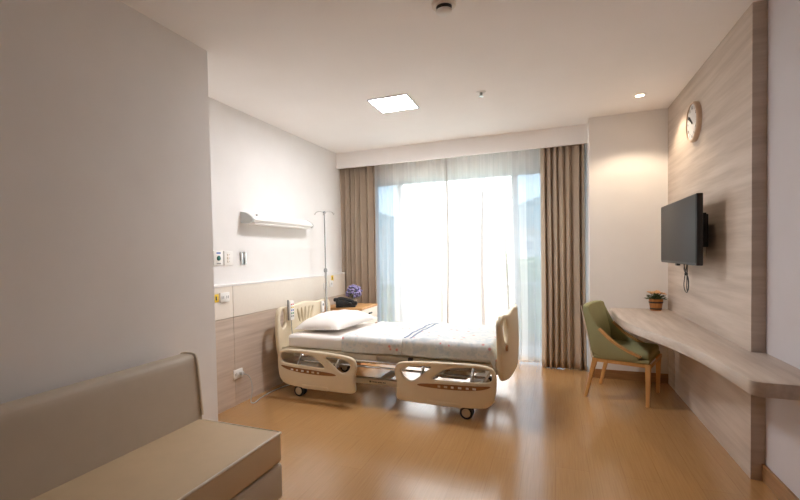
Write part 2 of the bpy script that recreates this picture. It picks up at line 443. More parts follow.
# ------------------------------------------------------------------ curtains
def curtain(name, label, cat, x0, x1, z0, z1, y0, y1, folds, amp, mat, seed, group=None, thick=.004, jit=.25, nu=None, tucks=(), folds_in=()):
    """hanging cloth: gathered folds across x, hem at y1 and top at y0"""
    rnd = random.Random(seed); nu = nu or folds * 14 + 1; nv = 26
    ph = [k + rnd.uniform(-jit, jit) for k in range(folds + 1)]; am = [amp * rnd.uniform(.65, 1.2) for _ in range(folds + 2)]
    ds = [rnd.uniform(-1, 1) for _ in range(8)]
    cx = (x0 + x1) / 2
    def fn(u, v):                                  # v 0 top .. 1 hem
        s = u * folds; k = min(int(s), folds - 1); t = s - k
        p = ph[k] * (1 - t) + ph[k + 1] * t; a = am[k] * (1 - t) + am[k + 1] * t
        a *= .75 + .35 * v
        wob = .015 * math.sin(4 * v + ds[0] * 3 + u * 5) * v
        x = cx + (x0 - cx + (x1 - x0) * (u + wob))
        x += .30 * a * math.sin(4 * PI * p + ds[1])
        dy = 0
        for u0_, st, v0_ in tucks:                  # narrow gathered tucks: several layers of cloth behind each other
            w_ = math.exp(-((u - u0_ - .012 * math.sin(2.2 * v + u0_ * 9)) / .016) ** 2) * st * min(1, max(0, (v - v0_) * 4))
            x += .030 * w_ * math.sin(2 * PI * (u - u0_) / .013); dy += .012 * w_ * math.cos(2 * PI * (u - u0_) / .013)
        return (x, dy + y0 + (y1 - y0) * v ** 1.3 + a * math.sin(2 * PI * p + .5 * math.sin(3 * v + ds[2]) * ds[3]) + .012 * math.sin(7 * u + 3 * v), z1 + (z0 - z1) * v)
    m = MB().grid(nu, nv, fn); o = m.build(name, mat, ang=80)
    if thick:
        md = o.modifiers.new('solid', 'SOLIDIFY'); md.thickness = thick; md.offset = 0
    for u0_, w_, v0_, nm in folds_in:              # bunched folds and hems, several layers thick
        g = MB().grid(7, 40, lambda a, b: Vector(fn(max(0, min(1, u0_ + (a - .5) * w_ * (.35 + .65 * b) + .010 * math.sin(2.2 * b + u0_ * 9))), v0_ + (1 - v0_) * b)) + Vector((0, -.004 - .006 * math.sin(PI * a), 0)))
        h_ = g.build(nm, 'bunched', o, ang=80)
    return tag(o, label, cat, group)
curtain('drape', 'taupe pleated drape by the bed, behind the bedside cabinet', 'curtain', -2.742, -2.245, .005, 2.70, 5.58, 5.58, 6, .06, 'drape', 3, jit=.32)
curtain('drape', 'taupe pleated drape gathered against the white pier behind the green chair', 'curtain', -.145, .325, .005, 2.70, 5.56, 5.47, 7, .046, 'drape', 5, jit=.38)
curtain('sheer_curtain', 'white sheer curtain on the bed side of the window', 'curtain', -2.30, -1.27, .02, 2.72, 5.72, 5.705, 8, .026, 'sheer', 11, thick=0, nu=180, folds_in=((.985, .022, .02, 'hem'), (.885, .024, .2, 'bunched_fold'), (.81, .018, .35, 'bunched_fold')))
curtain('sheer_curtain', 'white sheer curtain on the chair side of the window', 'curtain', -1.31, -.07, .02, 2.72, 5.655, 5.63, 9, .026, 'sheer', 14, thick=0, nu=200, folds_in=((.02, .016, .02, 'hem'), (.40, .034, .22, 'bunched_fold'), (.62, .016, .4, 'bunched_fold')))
struct('trim_6', MB().box((XL, 5.56, 2.72), (XP, 5.60, H)).box((XL, 5.66, 2.72), (XP, 5.70, H)), 'alu')     # curtain tracks

# ------------------------------------------------------------------ hospital bed
BED = thing('hospital_bed', 'cream electric hospital bed with moulded end boards and lowered side rails on casters', 'bed', (-1.48, 4.12, 0), R(-2.0))
def end_board(name, u, zlo, slots, out):
    """moulded board in the v-z plane at u; ends curl towards the mattress by -out"""
    hw = .525
    pts = [(-hw * .78, zlo), (-hw * .93, zlo + .05), (-hw * .99, zlo + .18), (-hw, zlo + .42), (-hw * .985, zlo + .50), (-hw * .90, zlo + .545), (-hw * .76, zlo + .55),
           (-hw * .5, zlo + .535), (-hw * .2, zlo + .555), (0, zlo + .565), (hw * .2, zlo + .555), (hw * .5, zlo + .535), (hw * .76, zlo + .55), (hw * .90, zlo + .545),
           (hw * .985, zlo + .50), (hw, zlo + .42), (hw * .99, zlo + .18), (hw * .93, zlo + .05), (hw * .78, zlo)]
    outer = smooth_poly(pts, 2)
    holes = []
    for s in (-1, 1): holes.append(ellipse(s * hw * .79, zlo + .425, .054, .095, 22, 0))
    if slots:
        for k in range(-2, 3): holes.append(ellipse(k * .062, zlo + .42, .0145, .08, 14, R(-11) * k))
    m = MB().plate(outer, holes, .042, .015, Matrix(((0, 0, 1, u), (1, 0, 0, 0), (0, 1, 0, 0), (0, 0, 0, 1))))
    for k in range(-12, 13): m.slice((0, k * .042, 0), (0, 1, 0))
    def w(c):
        q = abs(c.y) / hw
        return Vector((c.x - out * q ** 3 + out * .2 * math.sin((c.z - zlo) * 6), c.y, c.z))
    return m.warp(w).build(name, 'cream', BED)
hb = end_board('headboard', -1.06, .30, True, -.02)
fb = end_board('footboard', 1.135, .30, False, .055)
for s in (-1,):
    MB().lathe([(.0, -.012), (.026, -.012), (.026, .012), (0, .012)], (1.137, s * .425, .585), 'x', 16).build('grip_recess', 'brown', fb)
# deck and chassis
d = MB()
for s in (-1, 1): d.box((-1.02, s * .45 - .025, .395), (1.04, s * .45 + .025, .452), .008)
for u in (-1.02, -.3, .25, .98): d.box((u - .025, -.45, .40), (u + .025, .45, .44), .006)
d.build('deck_frame', 'creamlow', BED)
for k, (a, b) in enumerate(((-.97, -.29), (-.27, .23), (.25, .98))):
    MB().box((a, -.44, .44), (b, .44, .458), .006).build('deck_panel', 'creamlow', BED)
ch = MB()
for s in (-1, 1): ch.box((-.98, s * .36 - .03, .15), (.98, s * .36 + .03, .205), .008)
for u in (-.86, 0, .86): ch.box((u - .03, -.36, .155), (u + .03, .36, .20), .006)
ch.build('base_frame', 'creamlow', BED)
tg = MB(); tg.box((-.10, -.3915, .170), (-.085, -.3895, .186))
for k in range(9): tg.box((-.078 + k * .016, -.3915, .174), (-.078 + k * .016 + (.012 if k % 3 else .009), -.3895, .183))
tg.build('maker_mark', 'dark', BED, False)
for u in (-.62, .62):
    MB().box((u - .13, -.13, .20), (u + .13, .13, .40), .02).build('lift_column', 'creamlow', BED)
    for s in (-1, 1): MB().tube([(u - .2, s * .3, .20), (u + .12, s * .3, .41)], .016, 8).build('lift_arm', 'chrome', BED)
MB().box((-.86, -.40, .22), (-.64, -.24, .36), .02).build('control_box', 'white', BED)
MB().tube([(-.45, 0, .26), (.45, 0, .33)], .028, 12).build('actuator', 'dark', BED)
for v, z in ((-.5, .345), (-.5, .395)): MB().tube([(-.85, v, z), (.98, v, z)], .011, 8).build('guide_tube', 'chrome', BED)
# casters
def caster(u, v):
    u += .03
    f = MB(); f.tube([(u, v, .10), (u, v, .16)], .022, 10); f.box((u - .02, v - .028, .055), (u + .02, v + .028, .115), .008)
    f.tube([(u - .03, v, .02 + .04), (u + .065, v, .105)], .008, 8)
    fo = f.build('caster', 'dark', BED)
    for s in (-1, 1):
        t = MB().lathe([(.0, -.011), (.040, -.012), (.050, -.010), (.054, -.006), (.054, .006), (.050, .010), (.040, .012), (0, .011)], (u, v + s * .026, .054), 'y', 22)
        wo = t.build('wheel', 'black', fo)
        MB().lathe([(0, -.003), (.030, -.003), (.036, 0), (.030, .003), (0, .003)], (u, v + s * .038, .054), 'y', 20).build('wheel_disc', 'creamlow', wo)
for u in (-.82, .80):
    for v in (-.50, .44): caster(u, v)
for u in (-.82, .80):
    MB().box((u - .03, -.52, .155), (u + .03, .46, .19), .006).build('axle_beam', 'creamlow', BED)
# side rails: long lens opening towards the bed end, small triangle towards the middle
def side_rail(u0, flip, v, face):
    L, hh, z0 = .85, .365, .112
    f = (lambda s: L - s) if flip else (lambda s: s)
    def T(pts): return [(u0 + f(a), z0 + b) for a, b in pts]
    outer = T(smooth_poly([(.02, .06), (.0, .18), (.0, .32), (.06, .362), (.25, .365), (.50, .358), (.72, .345), (.83, .325), (.852, .24), (.82, .15), (.835, .06), (.83, .012), (.74, .0), (.12, .006)], 2))
    h1 = T(smooth_poly([(.035, .235), (.035, .30), (.07, .333), (.22, .335), (.345, .322), (.44, .285), (.525, .218), (.50, .205), (.12, .22)], 2))
    h2 = T(smooth_poly([(.505, .315), (.60, .318), (.745, .30), (.795, .265), (.765, .205), (.70, .178), (.66, .195), (.58, .265)], 2))
    m = MB().plate(outer, [h1, h2], .036, .013, Matrix(((1, 0, 0, 0), (0, 0, 1, v), (0, 1, 0, 0), (0, 0, 0, 1))))
    o = m.build('side_rail', 'cream', BED)
    y = v + face * .019
    inl = T(smooth_poly([(.035, .208), (.12, .196), (.35, .186), (.60, .176), (.655, .158), (.60, .146), (.35, .142), (.15, .158), (.06, .185)], 2))
    MB().plate(inl, [], .004, .001, Matrix(((1, 0, 0, 0), (0, 0, 1, y), (0, 1, 0, 0), (0, 0, 0, 1)))).build('inlay_strip', 'brown', o)
    for k, a in enumerate((.17, .225, .285, .345, .40, .455)):
        x = u0 + f(a); z = z0 + .176 - a * .03
        MB().box((x - (.011 if k % 2 else .014), y + min(0, face * .005), z - .008), (x + (.011 if k % 2 else .014), y + max(0, face * .005), z + .008), .002).build('pictogram', 'white' if k < 4 else 'creamlow', o)
    MB().box((min(u0 + f(.27), u0 + f(.56)), v - .024, z0 + .002), (max(u0 + f(.27), u0 + f(.56)), v + .024, z0 + .042), .012).build('release_handle', 'cream', o)
    for a in (.2, .62):
        MB().tube([(u0 + f(a), v - face * .015, z0 + .19), (u0 + f(a), -face * -.46 if False else v - face * .11, .42)], .014, 8).build('rail_bracket', 'chrome', o)
    return o
side_rail(-.97, False, -.60, -1); side_rail(.235, True, -.60, -1)
side_rail(-.97, False, .58, 1); side_rail(.235, True, .58, 1)
MB().box((-.18, -.495, .375), (.02, -.47, .45), .006).build('rail_mount', 'creamlow', BED)
MB().box((.32, -.50, .40), (.36, -.46, .455), .006).build('latch', 'dark', BED)

# bedding (all in the bed's directions, standing on the deck)
BL = BED.location; RZ = R(-2.0)
def cloth_noise(u, v, a):
    return a * (math.sin(u * 9 + v * 5) * .5 + math.sin(u * 21 - v * 13 + 1) * .3 + math.sin(u * 37 + v * 31) * .2)
mt = MB().box((-.95, -.475, .0), (1.035, .455, .125), .035, 4)
mo = mt.build('mattress', 'linen', ang=60); tag(mo, 'thick white sheeted mattress lying on the hospital bed', 'mattress', loc=(BL.x, BL.y, .459), rz=RZ)
def cover(name, label, u0, u1, amp, hang_foot, seed, lift, sag):
    """printed cloth draped across the mattress and down both long sides"""
    top = .593 + lift
    def fn(a, b):
        u = u0 + (u1 - u0) * a
        t = (b - .5) * 2; S_ = (.475 + .12); s = t * S_
        half = .47 + lift
        e = abs(s); sg = 1 if s > 0 else -1
        if e < half - .03:
            v = s; z = top + cloth_noise(u + seed, s, amp) + amp * .6
        else:
            q = min(1, (e - half + .03) / .05); ang = q * PI / 2
            v = sg * (half - .03 + .03 * math.sin(ang)); z = top - .03 * (1 - math.cos(ang)) + amp * .4
            if q >= 1:
                dd = e - half - .02
                z = top - .03 - dd; v = sg * (half + .006 * math.sin(u * 32 + seed) * min(1, dd * 12) + .004)
                z += .006 * math.sin(u * 6 + seed)
        fo = max(0, u - 1.012)
        if fo > 0 and hang_foot: z -= 12 * fo ** 1.6
        return (u, v - .01, z)
    m = MB().grid(90, 90, fn); o = m.build(name, 'print', ang=80)
    md = o.modifiers.new('solid', 'SOLIDIFY'); md.thickness = .008 if lift < .01 else .012; md.offset = 1
    return tag(o, label, 'bedding', loc=(BL.x, BL.y, 0), rz=RZ)
cover('bed_sheet', 'pale printed sheet with pink sprigs tucked round the middle of the mattress', -.33, .262, .004, False, 0, .004, 0)
q = cover('quilt', 'rumpled pale printed quilt with a blue lined hem over the foot of the bed', (.27), 1.062, .009, True, 2, .012, 0)
for du in (.005, .055):
    hm = MB().grid(3, 70, lambda a, b: (.27 + du + a * .014, (b - .5) * .90 - .01, .593 + .012 + .0145 + cloth_noise(.27 + du + 2, (b - .5) * .9, .009) + .0075))
    h_ = hm.build('hem_stripe', 'hem', q); md = h_.modifiers.new('solid', 'SOLIDIFY'); md.thickness = .003
pl = MB()
def pil(top):
    def fn(a, b):
        x = (a - .5) * 2; y = (b - .5) * 2
        e = (1 - abs(x) ** 3.2) * (1 - abs(y) ** 3.2); e = max(0, e) ** .55
        pin = 1 - .06 * (1 - abs(y)) * abs(x) ** 3 - .0 * x
        X = x * .265 * (1 - .07 * (1 - y * y) * abs(x)); Y = y * .40 * (1 - .07 * (1 - x * x) * abs(y))
        z = (.128 if top else -.03) * e + .004 * math.sin(X * 40 + Y * 9) * e * (1 if top else 0) + .003 * math.sin(Y * 50 - X * 14) * e * (1 if top else 0)
        return (X, Y, z + .03)
    return fn
pl.grid(44, 56, pil(True)); pl.grid(44, 56, pil(False)); bmesh.ops.remove_doubles(pl.bm, verts=pl.bm.verts, dist=.0008)
po = pl.build('pillow', 'linen', ang=80); tag(po, 'plump white pillow at the head of the hospital bed', 'pillow', loc=(-2.13, 4.15, .602), rz=R(-5))
po.rotation_euler = (0, R(-3), R(-5))

# ------------------------------------------------------------------ around the bed head
rm = thing('bed_remote', 'white bed remote with coloured buttons hooked on the near end of the headboard', 'remote', (-2.497, 3.84, .70), R(-6))
MB().box((-.014, -.035, .0), (.014, .035, .20), .009).build('handset', 'white', rm)
MB().box((-.018, -.042, .0), (-.0, -.032, .21), .004).build('hook', 'grey', rm)
for k, c in enumerate(('red', 'yellow', 'bluemark', 'greenmark', 'grey')):
    for y in (-.012, .014): MB().box((.013, y - .008, .155 - k * .03), (.017, y + .008, .170 - k * .03), .002).build('button', c, rm)
MB().tube(smooth_poly([(0, 0, .005), (0, 0, -.1), (.01, .01, -.25), (.0, .05, -.35), (-.05, .12, -.33)], 2, False), .004, 6).build('cord', 'grey', rm)
nc = thing('nurse_call_handset', 'small white call handset on the headboard beside the drip pole', 'handset', (-2.485, 4.475, .70), R(-4))
MB().box((-.012, -.03, 0), (.012, .03, .13), .008).build('case', 'white', nc); MB().lathe([(0, 0), (.014, 0), (.012, .004), (0, .004)], (.012, 0, .09), 'x', 14).build('button', 'grey', nc)
iv = thing('drip_stand', 'slim steel drip pole with hooks rising from the far corner of the bed head', 'drip stand', (-2.482, 4.565, 0))
MB().tube([(0, 0, .40), (0, 0, 1.18)], .0135, 12).build('lower_tube', 'chrome', iv)
MB().tube([(0, 0, 1.17), (0, 0, 1.86)], .008, 10).build('upper_tube', 'chrome', iv)
MB().lathe([(.0, 0), (.019, 0), (.021, .01), (.021, .03), (.014, .045), (0, .045)], (0, 0, 1.16), 'z', 16).build('collar', 'grey', iv)
MB().lathe([(.0, 0), (.016, 0), (.018, .01), (.012, .02), (0, .022)], (0, 0, 1.852), 'z', 14).build('hook_hub', 'grey', iv)
for k in range(4):
    a = R(35 + 90 * k); ca, sa = math.cos(a), math.sin(a)
    MB().tube(smooth_poly([(0, 0, 1.862), (ca * .06, sa * .06, 1.87), (ca * .10, sa * .10, 1.862), (ca * .105, sa * .105, 1.835), (ca * .12, sa * .12, 1.845)], 2, False), .004, 6).build('hook', 'chrome', iv)
MB().tube([(.02, 0, .42), (.0, 0, .42)], .03, 12).build('clamp', 'grey', iv)

ns = thing('bedside_cabinet', 'pine bedside cabinet with cream drawer fronts between bed head and drape', 'cabinet', (-2.41, 5.08, 0))
MB().box((-.27, -.25, .06), (.25, .25, .685), .004).build('body', 'pine', ns)
MB().box((-.275, -.255, .685), (.27, .255, .71), .005).build('top', 'pine', ns)
MB().box((-.25, -.235, 0), (.23, .235, .06)).build('plinth', 'pine', ns)
dr = MB().box((.25, -.245, .55), (.268, .245, .682), .003).build('drawer', 'offwhite', ns)
MB().box((.266, -.045, .612), (.283, .045, .632), .004).build('handle', 'dark', dr)
dr = MB().box((.25, -.245, .07), (.268, .245, .545), .003).build('door', 'offwhite', ns)
MB().lathe([(0, 0), (.009, 0), (.009, .012), (.016, .018), (.012, .026), (0, .027)], (.267, .17, .47), 'x', 14).build('knob', 'skirting', dr)
ph = thing('telephone', 'black desk telephone on the bedside cabinet', 'telephone', (-2.40, 4.93, .71), R(20))
MB().prism([(-.10, 0), (.10, 0), (.10, .025), (-.08, .075), (-.10, .075)], -.075, .075, 'y', .006).build('base', 'black', ph)
ph.scale = (1.2, 1.2, 1.2)
kp = MB()
for i in range(4):
    for j in range(3):
        x = .075 - i * .028; z = .040 + i * .0075
        kp.box((x - .009, .0 + j * .022 - .007, z - .004), (x + .009, .0 + j * .022 + .007, z + .004), .002)
kp.build('keypad', 'grey', ph)
hs = MB(); hs.tube(smooth_poly([(-.095, -.05, .075), (-.06, -.05, .098), (.05, -.05, .072), (.095, -.05, .045)], 2, False), .016, 10)
hs.box((-.125, -.075, .06), (-.065, -.025, .10), .015); hs.box((.06, -.075, .022), (.12, -.025, .062), .015); hs.build('handset', 'black', ph)
MB().tube([(-.09 + .002 * k + .01 * math.cos(k * 1.6), -.085 - .01 * math.sin(k * 1.6), .012 + .0005 * k) for k in range(70)], .0025, 5).build('cord', 'black', ph)
fl = thing('flower_arrangement', 'bunch of purple flowers in a pale footed bowl on the bedside cabinet', 'flowers', (-2.385, 5.13, .71))
MB().lathe([(0, 0), (.045, 0), (.042, .008), (.012, .018), (.010, .035), (.035, .055), (.05, .085), (.047, .085), (.03, .055), (0, .045)], (0, 0, 0), 'z', 20).build('bowl', 'ceramic', fl)
rnd = random.Random(4); st = MB()
heads = []
for k in range(90):
    z = rnd.uniform(-.55, 1); a = rnd.uniform(0, 2 * PI); q = math.sqrt(1 - z * z) * rnd.uniform(.7, 1)
    p = Vector((q * .105 * math.cos(a), q * .105 * math.sin(a), .165 + .085 * z)); heads.append(p)
    st.tube([(0, 0, .07), p * .6 + Vector((0, 0, .05)), p], .0018, 4)
for k in range(60):
    p = heads[k % 90] * rnd.uniform(.6, .95) + Vector((rnd.gauss(0, .015), rnd.gauss(0, .015), .01)); d = Vector((rnd.gauss(0, 1), rnd.gauss(0, 1), rnd.gauss(0, 1))).normalized(); e = d.orthogonal().normalized()
    st.bm.faces.new([st.bm.verts.new(p - d * .022), st.bm.verts.new(p + e * .007), st.bm.verts.new(p + d * .022), st.bm.verts.new(p - e * .007)])
st.build('foliage', 'stemg', fl)
bl = None
for p in heads:
    if bl is None:
        m = MB(); bmesh.ops.create_icosphere(m.bm, subdivisions=2, radius=.017)
        m.warp(lambda c: c * (1 + .25 * math.sin(c.x * 400) * math.sin(c.y * 380) * math.cos(c.z * 420))); bl = m.build('blossom', 'lav', fl); b = bl
    else: b = bl.copy(); C.objects.link(b); b.parent = fl
    b.location = p; s = rnd.uniform(.7, 1.2); b.scale = (s, s, s)

lp = thing('wall_lamp', 'long white reading light on the wall above the bed', 'lamp', (XL, 3.40, 1.735))
prof = [(0, -.055), (.10, -.060), (.135, -.045), (.145, -.02), (.125, .005), (.06, .045), (0, .055)]
MB().prism([(a * .985, b * .97) for a, b in prof], .03, 1.11, 'y').build('housing', 'white', lp)
for y0 in (0, 1.11): MB().prism(prof, y0, y0 + .03, 'y', .003).build('end_cap', 'palegrey', lp)
MB().box((.05, .05, -.066), (.135, 1.09, -.052), .005).build('diffuser', 'white', lp)
MB().tube([(.145, .03, -.028), (.145, 1.11, -.028)], .006, 8).build('front_strip', 'white', lp)
MB().tube([(.10, .12, .02), (.10, .12, .032)], .01, 10).build('switch', 'grey', lp)

# wall plates -------------------------------------------------------
def plate(name, label, cat, y, z, w_, h_, x=XL, group=None):
    t = thing(name, label, cat, (x, y, z))
    MB().box((0, -w_ / 2, -h_ / 2), (.012, w_ / 2, h_ / 2), .004).build('cover', 'white', t)
    return t
t = plate('call_button', 'white call plate with a round green button on the wall by the corner', 'switch', 3.078, 1.352, .12, .13)
MB().lathe([(0, 0), (.022, 0), (.022, .006), (.016, .009), (0, .009)], (.011, 0, 0), 'x', 20).build('button', 'teal', t)
for z in (.045, -.048): MB().box((.011, -.025, z - .006), (.0135, .025, z + .006)).build('marking', 'bluemark' if z > 0 else 'grey', t, False)
t = plate('light_switch', 'white switch plate with small rockers beside the green call button', 'switch', 3.21, 1.350, .12, .13)
for z in (-.03, 0, .03):
    MB().box((.011, -.022, z - .011), (.017, -.002, z + .011), .003).build('rocker', 'offwhite', t); MB().box((.011, .004, z - .002), (.013, .010, z + .004)).build('marking', 'grey', t, False)
t = thing('wall_hook', 'pair of small steel rail brackets on the wall between switches and bed', 'hook', (XL, 3.415, 1.345))
for y in (-.024, .024): MB().box((0, y - .013, -.06), (.02, y + .013, .06), .005).build('bracket', 'chrome', t)
def socket(label, y, z, w_, slots, x=-2.70, group=None):
    t = plate('wall_socket', label, 'socket', y, z, w_, .085, x, group)
    for s in slots:
        for dy in (-.010, .010): MB().box((.0115, s + dy - .003, -.012), (.0135, s + dy + .003, .012)).build('slot', 'grey', t, False)
    return t
socket('white double socket in the service band next to the yellow tag near the corner', 3.085, 1.005, .12, (-.03, .03))
socket('white socket in the service band just beside the drip pole', 4.93, .965, .075, (0,))
socket('white socket in the service band nearest the drape, under a yellow tag', 5.10, .985, .085, (0,))
for y, z, lb in ((2.985, 1.005, 'yellow tag on the service band near the wall corner'), (5.145, 1.055, 'yellow tag on the service band above the sockets near the drape')):
    t = thing('warning_tag', lb, 'sign', (-2.70, y, z))
    MB().box((0, -.030, -.035), (.003, .030, .035), .001).build('plate', 'yellow', t); MB().box((.0028, -.008, -.018), (.0036, .008, .016)).build('symbol', 'dark', t, False)
so = socket('white low socket on the oak panel below, with the bed plug in it', 3.232, .285, .125, (-.035,))
pc = thing('power_cord', 'grey plug and cable running from the low socket along the floor to the bed', 'cord', (-2.688, 3.262, .285))
MB().box((-.002, -.020, -.016), (.03, .020, .016), .008).build('plug', 'palegrey', pc)
def rel(p): return Vector(p) - Vector((-2.688, 3.262, .285))
MB().tube([rel(p) for p in smooth_poly([(-2.655, 3.262, .28), (-2.60, 3.29, .26), (-2.585, 3.30, .12), (-2.60, 3.27, .015), (-2.56, 3.29, .008), (-2.60, 3.42, .008), (-2.62, 3.62, .008), (-2.60, 3.85, .008), (-2.50, 4.02, .008), (-2.3, 4.05, .009), (-2.12, 4.10, .16)], 3, False)], .0048, 7).build('cable', 'palegrey', pc)

# ------------------------------------------------------------------ ceiling things
t = thing('smoke_detector', 'round white detector with a dark ring on the ceiling nearest the camera', 'detector', (-.555, 2.46, H))
MB().lathe([(0, -.024), (.060, -.024), (.066, -.018), (.068, 0), (0, 0)], n=32).build('base', 'offwhite', t)
MB().lathe([(0, -.044), (.040, -.044), (.044, -.024), (0, -.024)], n=28).build('chamber', 'dark', t)
MB().lathe([(0, -.060), (.030, -.060), (.044, -.052), (.046, -.044), (0, -.044)], n=28).build('cap', 'white', t)
t = thing('sprinkler', 'small chrome sprinkler head on the ceiling in front of the window', 'sprinkler', (-.575, 3.94, H))
MB().lathe([(0, -.008), (.030, -.008), (.040, -.002), (.042, 0), (0, 0)], n=28).build('escutcheon', 'white', t)
MB().lathe([(0, -.034), (.012, -.034), (.012, -.008), (0, -.008)], n=14).build('nozzle', 'grey', t)
MB().lathe([(0, -.042), (.020, -.040), (.020, -.036), (0, -.034)], n=18).build('deflector', 'chrome', t)
t = thing('ceiling_panel', 'square white flush panel set in the ceiling above the bed, with added fill glow', 'ceiling panel', (-1.358, 3.885, H), R(1))
f_ = MB()
for a, b, c_, d_ in ((-.19, -.20, .19, -.185), (-.19, .185, .19, .20), (-.19, -.185, -.175, .185), (.175, -.185, .19, .185)): f_.box((a, b, -.010), (c_, d_, 0), .002)
f_.build('frame', 'alu', t); MB().box((-.172, -.182, -.006), (.172, .182, 0), .002).build('diffuser', 'fillglow', t)  # glow added to the panel face to fill the room with light
DL = (.728, 4.65)
t = thing('downlight', 'small round lit downlight in the ceiling above the desk corner', 'lamp', (DL[0], DL[1], H))
MB().lathe([(.036, -.006), (.052, -.004), (.054, 0), (.036, 0), (.036, -.006)], n=30).build('trim_ring', 'white', t)
MB().lathe([(0, -.003), (.036, -.003), (.036, 0), (0, 0)], n=24).build('lens', 'lamp', t)

# ------------------------------------------------------------------ right wall
ck = thing('wall_clock', 'round wall clock with a pale dial and rose gold rim on the wood panelling', 'clock', (XR, 4.27, 2.365))
MX = Matrix.Rotation(-PI / 2, 4, 'Y')            # lathe axis to -x
def lx(mb, prof, n=40): return mb.lathe(prof, (0, 0, 0), 'z', n, MX)
lx(MB(), [(0, 0), (.148, 0), (.148, .022), (0, .022)]).build('case', 'dark', ck)
lx(MB(), [(.141, .022), (.155, .0), (.157, .026), (.152, .034), (.141, .034), (.141, .022)]).build('rim', 'gold', ck)
lx(MB(), [(0, .022), (.142, .022), (.142, .026), (0, .026)]).build('dial', 'dial', ck)
def hand(ang, l, w_):
    m = MB().box((-.032, -w_, -.02), (-.029, w_, l)); bmesh.ops.rotate(m.bm, matrix=Matrix.Rotation(ang, 3, 'X'), verts=m.bm.verts); return m.build('hand', 'dark', ck, False)
hand(R(-48), .075, .006); hand(R(-62), .11, .004)
fc = bpy.data.curves.new('num', 'FONT')
for n_ in range(1, 13):
    cu = bpy.data.curves.new('num', 'FONT'); cu.body = str(n_); cu.size = .034; cu.align_x = 'CENTER'; cu.align_y = 'CENTER'; cu.extrude = .0006
    o = bpy.data.objects.new('num', cu); C.objects.link(o)
    me = bpy.data.meshes.new_from_object(o.evaluated_get(bpy.context.evaluated_depsgraph_get())); bpy.data.objects.remove(o)
    a = R(30 * n_)
    # reader faces +x: right is -y, up is +z, text normal -x
    me.transform(Matrix(((0, 0, -1, -.0268), (-1, 0, 0, -.112 * math.sin(a)), (0, 1, 0, .112 * math.cos(a)), (0, 0, 0, 1))))
    me.materials.append(M['dark']); o = bpy.data.objects.new('numeral', me); C.objects.link(o); o.parent = ck

tv = thing('television', 'flat black television on a wall bracket above the desk', 'television', (.905, 4.14, 1.485))
MB().box((-.012, -.53, -.247), (.028, .53, .247), .006).build('cabinet', 'dark', tv)
MB().box((-.0145, -.520, -.228), (-.011, .520, .238), .001).build('screen', 'screen', tv)
MB().box((.026, -.33, -.15), (.055, .33, .14), .012).build('back_cover', 'dark', tv)
MB().box((-.015, -.03, -.262), (.01, .03, -.245), .004).build('sensor', 'dark', tv)
br = MB(); br.box((.055, -.42, -.12), (.075, -.36, .12), .004); br.box((.115, -.26, -.12), (.129, .1, .12), .004); br.box((.055, -.20, -.04), (.12, -.12, .04), .006); br.box((.055, -.42, -.03), (.072, -.1, .03), .004)
br.build('wall_bracket', 'black', tv)
st_ = socket('white wall socket tucked behind the television', 4.05, 1.335, .085, (0,), XR)
st_.rotation_euler = (0, 0, PI)
cb = thing('television_cable', 'loop of dark cable hanging below the television', 'cord', (1.0, 4.34, 1.27))
MB().tube(smooth_poly([(.0, .07, .02), (-.0, .05, -.05), (.0, -.03, -.12), (.0, -.105, -.20), (.0, -.05, -.29), (.0, .06, -.24), (0, .02, -.14), (.0, -.04, -.06), (.0, -.06, .02)], 2, False), .0033, 7).build('loop', 'dark', cb)
MB().tube(smooth_poly([(.01, .02, .02), (.01, .10, -.08), (.01, .05, -.12), (.01, -.05, -.14), (.01, -.055, -.26), (.01, .01, -.26), (.01, -.005, -.12), (.012, -.02, .02)], 2, False), .0033, 7).build('loop', 'dark', cb)
MB().box((-.006, -.01, -.135), (.016, .012, -.115), .004).build('tie', 'black', cb)

dk = thing('desk', 'long wavy grey oak wall desk running under the television', 'desk', (0, 0, 0))
edge = [(.535, YP - .001), (.53, 4.75), (.53, 4.3), (.595, 3.95), (.70, 3.6), (.775, 3.25), (.81, 2.95), (.82, 2.70), (.825, 2.56)]
edge = smooth_poly(edge, 3, False)
corner = [(.825 + .05 * (1 - math.cos(a)), 2.53 - .05 * math.sin(a)) for a in [R(15 * k) for k in range(0, 7)]]
poly = edge + corner + [(XW - .001, 2.478), (XW - .001, 3.188), (XR - .001, 3.188), (XR - .001, YP - .001)]
MB().prism(poly, .682, .75, 'z', .004).build('top', 'desk', dk)
MB().box((XR - .03, 3.25, .62), (XR - .001, 5.1, .682)).build('wall_cleat', 'panel', dk)

